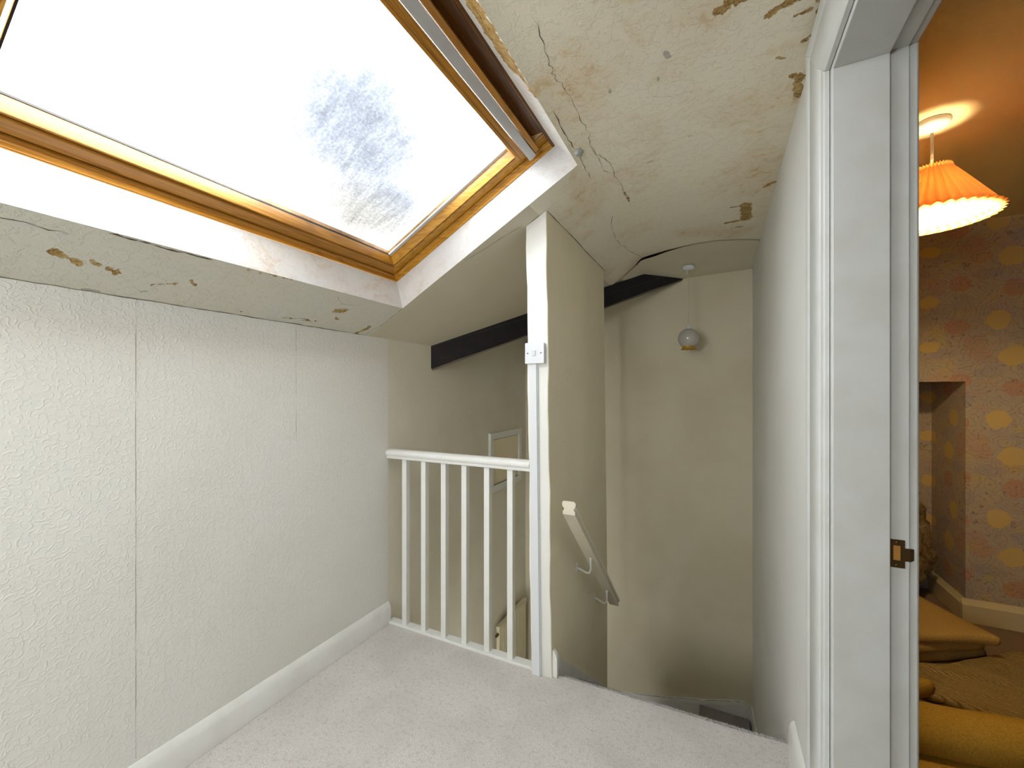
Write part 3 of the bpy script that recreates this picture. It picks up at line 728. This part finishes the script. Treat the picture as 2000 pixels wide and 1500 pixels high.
for z in (.921, .872):
    vs, fs = lathev([(0, 0), (.003, .0), (.0026, .001), (0, .0012)], 12); vs = [(.3505+x, yp-.0015-zz, z+y) for x, y, zz in vs]
    part('screw', (vs, fs), BRASS, plt, True)
# ------------------------------------------------------------------ balustrade
bal = thing('balustrade', (-1.17, 1.715, 0), 'white painted balustrade of square spindles between knee wall and partition', 'balustrade')
part('base_rail', boxv(XL+.001, px(0, 0)+.001, 1.690, 1.735, -.012, .012), WHITE, bal, bev=.002)
HR = [(-.024, 0), (.024, 0), (.026, .006), (.026, .014), (.031, .020), (.033, .030), (.030, .040), (.020, .047), (0, .050), (-.020, .047), (-.030, .040), (-.033, .030), (-.031, .020), (-.026, .014), (-.026, .006)]
vs, fs = prismv([(s, t) for s, t in HR], (XL+.001, 1.715, .887), (px(.9, 0)+.002, 1.715, .887), side=(0, 1, 0))
part('handrail', (vs, fs), WHITE, bal, smooth=False, bev=.002)
first = None
for k, x in enumerate((-1.499, -1.373, -1.247, -1.124, -.996, -.872)):
    if first is None:
        first = part('baluster', boxv(x, x+.029, 1.700, 1.730, .010, .890), WHITE, bal, bev=.0015)
    else:
        c = first.copy(); C.objects.link(c); c.parent = bal; c.location.x = x+1.499
# ------------------------------------------------------------------ switch and trunking
sw = thing('light_switch', (-.716, PY0, 1.416), 'white single light switch on the end of the partition', 'switch')
ya = PY0+.004
part('pattress', boxv(-.7585, -.6705, PY0-.018, ya, 1.372, 1.460), PLUG, sw, bev=.003)
fp = part('face_plate', boxv(-.760, -.669, PY0-.026, PY0-.018, 1.370, 1.462), PLUG, sw, bev=.0025)
vs, fs = boxv(-.7235, -.7085, PY0-.029, PY0-.026, 1.404, 1.428)
vs = [(x, y-(.004 if (z > 1.42 and y < PY0-.028) else 0), z) for x, y, z in vs]
part('rocker', (vs, fs), PLUG, fp, bev=.0008)
for x in (-.7465, -.6835):
    vs, fs = lathev([(0, 0), (.0034, .0), (.003, .0012), (0, .0016)], 14); vs = [(x+a, PY0-.026-c, 1.416+b) for a, b, c in vs]
    part('screw', (vs, fs), SCREW, fp, True)
tk = thing('cable_trunking', (-.722, PY0, 0), 'narrow white cable trunking from the switch down to the carpet', 'trunking')
def trunk(x0, x1, y0, y1):
    vs = []
    for z in (0.001, 1.372):
        d = px(z, 0)-PB[0]
        vs += [(x0+d, y0, z), (x1+d, y0, z), (x1+d, y1, z), (x0+d, y1, z)]
    return vs, [(0, 1, 2, 3), (4, 7, 6, 5), (0, 4, 5, 1), (1, 5, 6, 2), (2, 6, 7, 3), (3, 7, 4, 0)]
part('trunking_base', trunk(-.728, -.690, PY0-.010, PY0+.003), PLUG, tk, bev=.001)
part('trunking_lid', trunk(-.7285, -.693, PY0-.017, PY0-.010), PLUG, tk, bev=.002)
# ------------------------------------------------------------------ handrail on the partition
hrt = thing('stair_handrail', (-.56, 2.1, .3), 'cream painted handrail on metal brackets sloping down the partition', 'handrail')
xh = -.556; a = Vector((xh, 1.653, .731)); b = Vector((xh, 2.50, -.043)); dd = (b-a).normalized(); upv = Vector((0, -dd.z, dd.y)) if dd.y > 0 else Vector((0, dd.z, -dd.y))
upv = Vector((0, dd.z*-1, dd.y)).normalized()
RP = [(-.027, 0), (.027, 0), (.027, .010), (.021, .016), (.022, .020), (.029, .026), (.030, .036), (.024, .042), (-.024, .042), (-.030, .036), (-.029, .026), (-.022, .020), (-.021, .016), (-.027, .010)]
# plumb-cut upper end
n = len(RP); vs = []
for s, t in RP:
    p = a+Vector((1, 0, 0))*s+upv*t; p2 = p-dd*((p.y-a.y)/dd.y); vs.append(p2)
for s, t in RP: vs.append(b+Vector((1, 0, 0))*s+upv*t)
fs = [(i, (i+1) % n, (i+1) % n+n, i+n) for i in range(n)]+[tuple(range(n-1, -1, -1)), tuple(range(n, 2*n))]
RAILM = gloss_white('cream_gloss_paint', '#ddd5c0')
part('rail', (vs, fs), RAILM, hrt, bev=.001)
for yr in (1.985, 2.318):
    p = a+(b-a)*((yr-a.y)/(b.y-a.y)); ry, rz = yr+.068, p.z-.088
    wx = px(max(0, rz), 1)
    vs1, fs1 = tubev([(wx+.002, ry, rz), (wx+.025, ry-.006, rz-.004), (xh-.030, ry-.030, rz-.004), (xh-.012, ry-.042, rz+.004), (xh-.002, ry-.054, rz+.030), (xh, p.y, p.z-.010), (xh, p.y, p.z+.004)], [.007, .0055, .005, .005, .005, .005, .008], 10)
    ba = part('bracket_arm', (vs1, fs1), WHITE, hrt, True)
    vs, fs = lathev([(0, .0055), (.010, .005), (.020, .003), (.024, .0)], 20); vs = [(wx+zz, ry+x, rz+y*1.25) for x, y, zz in vs]
    part('bracket_rose', (vs, fs), WHITE, ba, True)
# ------------------------------------------------------------------ access hatch and radiator on the stairwell wall
hx = XL
ht = thing('access_hatch', (hx, 3.09, .69), 'small white framed access hatch on the stairwell wall', 'hatch')
y0, y1, z0, z1 = 2.80, 3.37, .447, .918
fw = .052
for (p, q, r, s) in ((y0, y1, z1-fw, z1), (y0, y1, z0, z0+fw), (y0, y0+fw, z0+fw, z1-fw), (y1-fw, y1, z0+fw, z1-fw)):
    part('hatch_frame', boxv(hx-.001, hx+.022, p, q, r, s), WHITE, ht, bev=.003)
part('hatch_door', boxv(hx-.001, hx+.010, y0+fw+.006, y1-fw-.006, z0+fw+.006, z1-fw-.006), STAIRP, ht, bev=.002)
part('hatch_gap', boxv(hx-.0005, hx+.003, y0+fw, y1-fw, z0+fw, z1-fw), CRACK, ht)
rt = thing('radiator', (hx+.05, 3.12, LOW+.12), 'cream ribbed panel radiator low on the stairwell wall', 'radiator')
ry0, ry1, rz0, rz1 = 2.875, 3.40, LOW+.12, -.62
RADM = M('cream_radiator_enamel', '#d8cfae', .35, .4).m
vs, fs = [], []
N = 16; cs = []
for i in range(N):
    ya_, yb_ = ry0+.01+(ry1-ry0-.02)*i/N, ry0+.01+(ry1-ry0-.02)*(i+1)/N; w4 = (yb_-ya_)/5
    cs += [(ya_, .045), (ya_+w4, .045), (ya_+1.6*w4, .056), (ya_+4*w4, .056), (ya_+4.6*w4, .045)]
cs.append((ry1-.01, .045))
full = cs+[(ry1-.01, .03), (ry0+.01, .03)]
n = len(full)
vs = [(hx+d, y, rz0) for y, d in full]+[(hx+d, y, rz1-.02) for y, d in full]
fs = [(i, (i+1) % n, (i+1) % n+n, i+n) for i in range(n)]+[tuple(range(n-1, -1, -1)), tuple(range(n, 2*n))]
part('panel', (vs, fs), RADM, rt)
part('top_rail', boxv(hx+.028, hx+.060, ry0, ry1, rz1-.03, rz1), RADM, rt, bev=.004)
part('side_cover', boxv(hx+.03, hx+.058, ry0, ry0+.012, rz0, rz1-.02), RADM, rt, bev=.003)
for y in (ry0+.08, ry1-.11): part('wall_bracket', boxv(hx-.001, hx+.031, y, y+.03, rz0+.1, rz1-.1), RADM, rt)
part('valve', tubev([(hx+.045, ry0-.03, rz1-.06), (hx+.045, ry0+.004, rz1-.06)], .011, 12), BRASS, rt, True)
# ------------------------------------------------------------------ hall pendant
px0, py0 = -.181, 3.195; pz = zflat(px0, py0)-.004
hp = thing('pendant_lamp', (px0, py0, pz-.62), 'unlit white glass globe pendant hanging above the stairs', 'lamp')
part('ceiling_rose', lathev([(0, 0), (.036, 0), (.041, -.004), (.041, -.018), (.038, -.024), (.02, -.030), (.008, -.032), (0, -.032)], 32, (px0, py0, pz)), PLUG, hp, True)
cb = part('cord', tubev([(px0, py0, pz-.03), (px0+.001, py0, pz-.25), (px0, py0, pz-.425)], .0028, 8), M('cream_flex', '#cfc7ac', .5).m, hp, True)
part('cord_spur', tubev([(px0-.012, py0, pz-.028), (px0-.012, py0, pz-.055)], .003, 8), PLUG, hp, True)
gz = pz-.42
part('lamp_holder', lathev([(0, 0), (.012, 0), (.014, -.005), (.014, -.022), (.020, -.024), (.020, -.034), (0, -.034)], 20, (px0, py0, gz)), PLUG, hp, True)
def globe_mat():
    m = M('opal_glass', '#c9c5bd', .12, .6); m.b.inputs['Transmission Weight'].default_value = .25; return m.m
gr_ = []
R_ = .071; cz = gz-.032-R_*.93
prof = [(.024, cz+R_*.947)]+[(R_*math.sin(a_), cz+R_*math.cos(a_)) for a_ in [math.radians(d) for d in range(20, 144, 6)]]
gl_ = part('globe', lathev([(r, z) for r, z in prof], 40, (px0, py0, 0)), globe_mat(), hp, True)
zr = prof[-1][1]
amb = M('amber_glass_rim', '#b08a30', .15, .6).m
vs, fs = [], []
N = 64
for j, (r, z) in enumerate([(prof[-1][0]-.001, zr+.003), (.043, zr-.004), (.044, zr-.014), (.050, zr-.024)]):
    for i in range(N):
        a_ = 2*PI*i/N; rr = r+(.0025*math.cos(12*a_) if j == 3 else 0); vs.append((px0+rr*math.cos(a_), py0+rr*math.sin(a_), z+(.002*math.cos(12*a_) if j == 3 else 0)))
for j in range(3):
    for i in range(N): fs.append((j*N+i, j*N+(i+1) % N, (j+1)*N+(i+1) % N, (j+1)*N+i))
part('globe_rim', (vs, fs), amb, gl_, True)['label'] = 'amber frilled glass rim'
# ------------------------------------------------------------------ bedroom shell
ZC2 = 2.17
struct('floor_bedroom', boxv(XR2, 2.7, YN, YB+.1, -.06, 0), ROOMC)
struct('floor_threshold', boxv(XR, XR2, YJ0-.03, YJ1+.03, -.06, -.001), CARPET)
YR, XN, ZN = 3.104, 1.211, 1.3025
struct('wall_far', join([boxv(XN, 2.7, YR, YB+.02, 0, ZC2+.06), boxv(XR2, XN, YR, YB+.02, ZN, ZC2+.06), boxv(XR2, .5, YR, YB+.02, 0, ZN), boxv(XR2, XN, YB, YB+.12, 0, ZN)]), FLORAL)
struct('wall_outer', boxv(2.7, 2.82, YN, YB+.12, 0, ZC2+.06), FLORAL)
struct('wall_bedroom', boxv(XR2-.001, XR2+.002, YJ1+.1, YB, 0, ZC2+.06), ROOMCEIL)
struct('ceiling_bedroom', boxv(XR2, 2.7, YN, YB+.1, ZC2, ZC2+.05), ROOMCEIL)
def skb(x0, x1): return prismv([(0, 0), (-.02, 0), (-.02, .095), (-.014, .10), (0, .125)], (x0, YR, 0), (x1, YR, 0), side=(0, 1, 0))
struct('baseboard_far', skb(XN-.02, 2.7), M('cream_skirting', '#cdbf97', .45).m, bev=.002)
struct('baseboard_niche', prismv([(0, 0), (-.02, 0), (-.02, .095), (-.014, .10), (0, .125)], (XN, YR, 0), (XN, YB, 0), side=(1, 0, 0)), bpy.data.materials['cream_skirting'], bev=.002)
# ------------------------------------------------------------------ bedroom pendant
lx, ly = .66, 1.906
bl = thing('pendant_lamp', (lx, ly, 1.83), 'lit orange pleated pendant lamp in the bedroom', 'lamp')
part('ceiling_rose', lathev([(0, 0), (.047, 0), (.049, -.004), (.046, -.016), (.040, -.022), (.015, -.028), (.006, -.036), (0, -.036)], 36, (lx, ly, ZC2)), PLUG, bl, True)
part('cord', tubev([(lx, ly, ZC2-.03), (lx+.001, ly, 2.09), (lx, ly, 1.985)], .0042, 8), M('white_flex', '#d8cfb6', .5).m, bl, True)
part('lamp_holder', lathev([(.007, .03), (.016, .025), (.018, 0), (.018, -.03), (.0, -.03)], 20, (lx, ly, 1.96)), PLUG, bl, True)
def translucent(name, col, tcol, fac):
    m = M(name, col, .8, .1); tr = m.n.new('ShaderNodeBsdfTranslucent'); tr.inputs[0].default_value = lin(tcol)
    ms = m.n.new('ShaderNodeMixShader'); ms.inputs[0].default_value = fac
    m.t.links.new(m.b.outputs[0], ms.inputs[1]); m.t.links.new(tr.outputs[0], ms.inputs[2]); m.t.links.new(ms.outputs[0], m.out.inputs[0]); return m.m
SHO = translucent('orange_pleated_fabric', '#f4a864', '#ffae5a', .20)
SHI = translucent('white_shade_lining', '#d2c6aa', '#fff4e0', .16)
SHF = translucent('cream_shade_frill', '#d8c680', '#e8d490', .3)
NP = 36
def pleat(levels, amp0=.004, amp1=.009):
    vs, fs = [], []; n = NP*2
    for j, (r, z, am) in enumerate(levels):
        for i in range(n):
            a_ = 2*PI*i/n; rr = r+(am if i % 2 else -am); zz = z+(.004 if (i % 2 and j in (0, len(levels)-1)) else 0)
            vs.append((lx+rr*math.cos(a_), ly+rr*math.sin(a_), zz))
    for j in range(len(levels)-1):
        for i in range(n): fs.append((j*n+i, j*n+(i+1) % n, (j+1)*n+(i+1) % n, (j+1)*n+i))
    return vs, fs
ZT, ZBm = 2.008, 1.838
part('shade', pleat([(.046, ZT+.004, .004), (.052, ZT-.008, .003), (.064, ZT-.024, .003), (.150, ZBm+.014, .006), (.164, ZBm, .008)]), SHO, bl)
part('shade_lining', pleat([(.050, ZT-.012, .002), (.061, ZT-.028, .003), (.145, ZBm+.013, .004), (.148, ZBm+.010, .004)]), SHI, bl)
part('shade_frill', pleat([(.140, ZBm+.012, .003), (.152, ZBm+.002, .006), (.160, ZBm-.008, .008)]), SHF, bl)
part('shade_wire', tubev([(lx+.143*math.cos(2*PI*i/48), ly+.143*math.sin(2*PI*i/48), ZBm+.012) for i in range(49)], .0016, 6), PLUG, bl, True)
part('shade_wire', tubev([(lx+.046*math.cos(2*PI*i/24), ly+.046*math.sin(2*PI*i/24), ZT-.02) for i in range(25)], .0015, 6), PLUG, bl, True)
bmM = M('lit_bulb'); em = bmM.n.new('ShaderNodeEmission'); em.inputs[0].default_value = (1, .76, .45, 1); em.inputs[1].default_value = 620
bmM.t.links.new(em.outputs[0], bmM.out.inputs[0])
part('bulb', lathev([(0, 1.855), (.012, 1.857), (.022, 1.865), (.028, 1.88), (.028, 1.892), (.022, 1.91), (.014, 1.925), (.013, 1.935), (0, 1.935)], 24, (lx, ly, 0)), bmM.m, bl, True)
# ------------------------------------------------------------------ things on the bedroom floor
def slab(name, poly, z0, z1, mat, par, amp=.006, rows=5, bul=.012):
    """thick soft sheet: polygon extruded with a bulging rounded edge and a gently uneven top"""
    c = Vector((sum(p[0] for p in poly)/len(poly), sum(p[1] for p in poly)/len(poly)))
    P = []
    for a_, b_ in zip(poly, poly[1:]+poly[:1]):
        for k in range(6): P.append(Vector(a_)*(1-k/6)+Vector(b_)*(k/6))
    n = len(P); vs, fs = [], []; h = z1-z0
    rings = [(-bul, z0), (0, z0+h*.15), (bul*.4, z0+h*.5), (0, z0+h*.85), (-bul, z1), (-bul*5, z1), (-bul*12, z1)]
    for j, (o, z) in enumerate(rings):
        for p in P:
            d = (p-c); L = d.length; q = c+d*max(.05, (L+o)/L); q3 = Vector((q.x, q.y, 0))
            vs.append((q.x, q.y, z+mnoise.noise(q3*6)*amp*(1 if j > 1 else 0)))
    for j in range(len(rings)-1):
        for i in range(n): fs.append((j*n+i, j*n+(i+1) % n, (j+1)*n+(i+1) % n, (j+1)*n+i))
    k = len(vs); vs.append((c.x, c.y, z1)); base = (len(rings)-1)*n
    for i in range(n): fs.append((base+i, base+(i+1) % n, k))
    fs.append(tuple(range(n-1, -1, -1)))
    return part(name, (vs, fs), mat, par, True)
fc = thing('folded_carpet', (.8, 2.75, 0), 'tan offcut folded in three layers on the bedroom floor', 'carpet')
slab('fold_layer', [(.45, 2.33), (.85, 2.53), (1.12, 2.70), (1.10, 2.80), (.96, 3.0), (.45, 3.08)], .0, .05, FELT, fc)
slab('fold_layer', [(.45, 2.31), (.84, 2.51), (1.10, 2.665), (1.11, 2.74), (.96, 2.98), (.45, 3.08)], .052, .102, FELT, fc)
slab('fold_layer', [(.45, 2.29), (.83, 2.50), (1.06, 2.60), (1.135, 2.625), (1.10, 2.70), (.97, 2.97), (.45, 3.05)], .104, .150, FELT, fc)
rc = thing('ribbed_underlay', (1.1, 2.45, 0), 'ribbed tan underlay sheet lying in front of the folded offcut', 'underlay')
slab('sheet', [(.62, 2.30), (.74, 2.235), (1.02, 2.16), (1.5, 2.18), (1.75, 2.5), (1.6, 2.78), (1.24, 2.76), (.88, 2.47), (.6, 2.36)], .0, .045, RIB, rc, .01)
cf = thing('folded_offcut', (.68, 2.18, 0), 'small folded golden offcut corner on the ribbed underlay beside the door frame', 'carpet')
slab('fold_layer', [(.40, 2.06), (.66, 2.09), (.765, 2.19), (.66, 2.24), (.40, 2.24)], .048, .11, FELT2, cf, .003)
rl = thing('carpet_roll', (.95, 1.98, 0), 'golden carpet roll lying across the bedroom floor', 'carpet roll')
vs, fs = [], []
a, b = Vector((.40, 1.88, .075)), Vector((1.9, 2.16, .072)); NS, NR = 26, 28
for i in range(NR+1):
    p = a+(b-a)*i/NR; d = (b-a).normalized(); s_ = Vector((-d.y, d.x, 0))
    for k in range(NS):
        an = 2*PI*k/NS; r = .074+.004*mnoise.noise(Vector((i*.4, math.cos(an), math.sin(an))))
        q = p+s_*math.cos(an)*r*1.15+Vector((0, 0, math.sin(an)*r)); q.z = max(.001, q.z); vs.append(q)
for i in range(NR):
    for k in range(NS): fs.append((i*NS+k, i*NS+(k+1) % NS, (i+1)*NS+(k+1) % NS, (i+1)*NS+k))
fs += [tuple(range(NS-1, -1, -1)), tuple(range(NR*NS, NR*NS+NS))]
part('roll', (vs, fs), FELT2, rl, True)
# loose outer flap of the roll
slab('flap', [(.42, 1.74), (1.9, 1.99), (1.9, 2.13), (.42, 1.86)], .0, .022, FELT2, rl, .003)
bgt = thing('plastic_wrapped_bundle', (.98, 3.28, 0), 'bundle in crinkled clear plastic leaning in the wallpapered niche', 'bundle')
bm = bmesh.new(); bmesh.ops.create_icosphere(bm, subdivisions=5, radius=1)
for v in bm.verts:
    p = v.co.copy(); z = (p.z+1)/2
    wx_ = .30-.14*z; X = .90+p.x*wx_-.03*z; Y = 3.29+p.y*.13; Zz = .0+z*.86
    nn = mnoise.noise(Vector((p.x*3, p.y*3, p.z*5)))*.035+mnoise.noise(p*9)*.014+abs(mnoise.noise(p*5+Vector((3, 1, 2))))*.03
    v.co = Vector((min(X+p.x*nn, 1.185), min(Y+p.y*nn, 3.47), max(.001, Zz+nn*.5)))
me = bpy.data.meshes.new('wrapping'); bm.to_mesh(me); bm.free()
for v in me.vertices: v.co -= Vector(bgt.location)
for p in me.polygons: p.use_smooth = True
link('wrapping', me, PLASTIC, bgt)
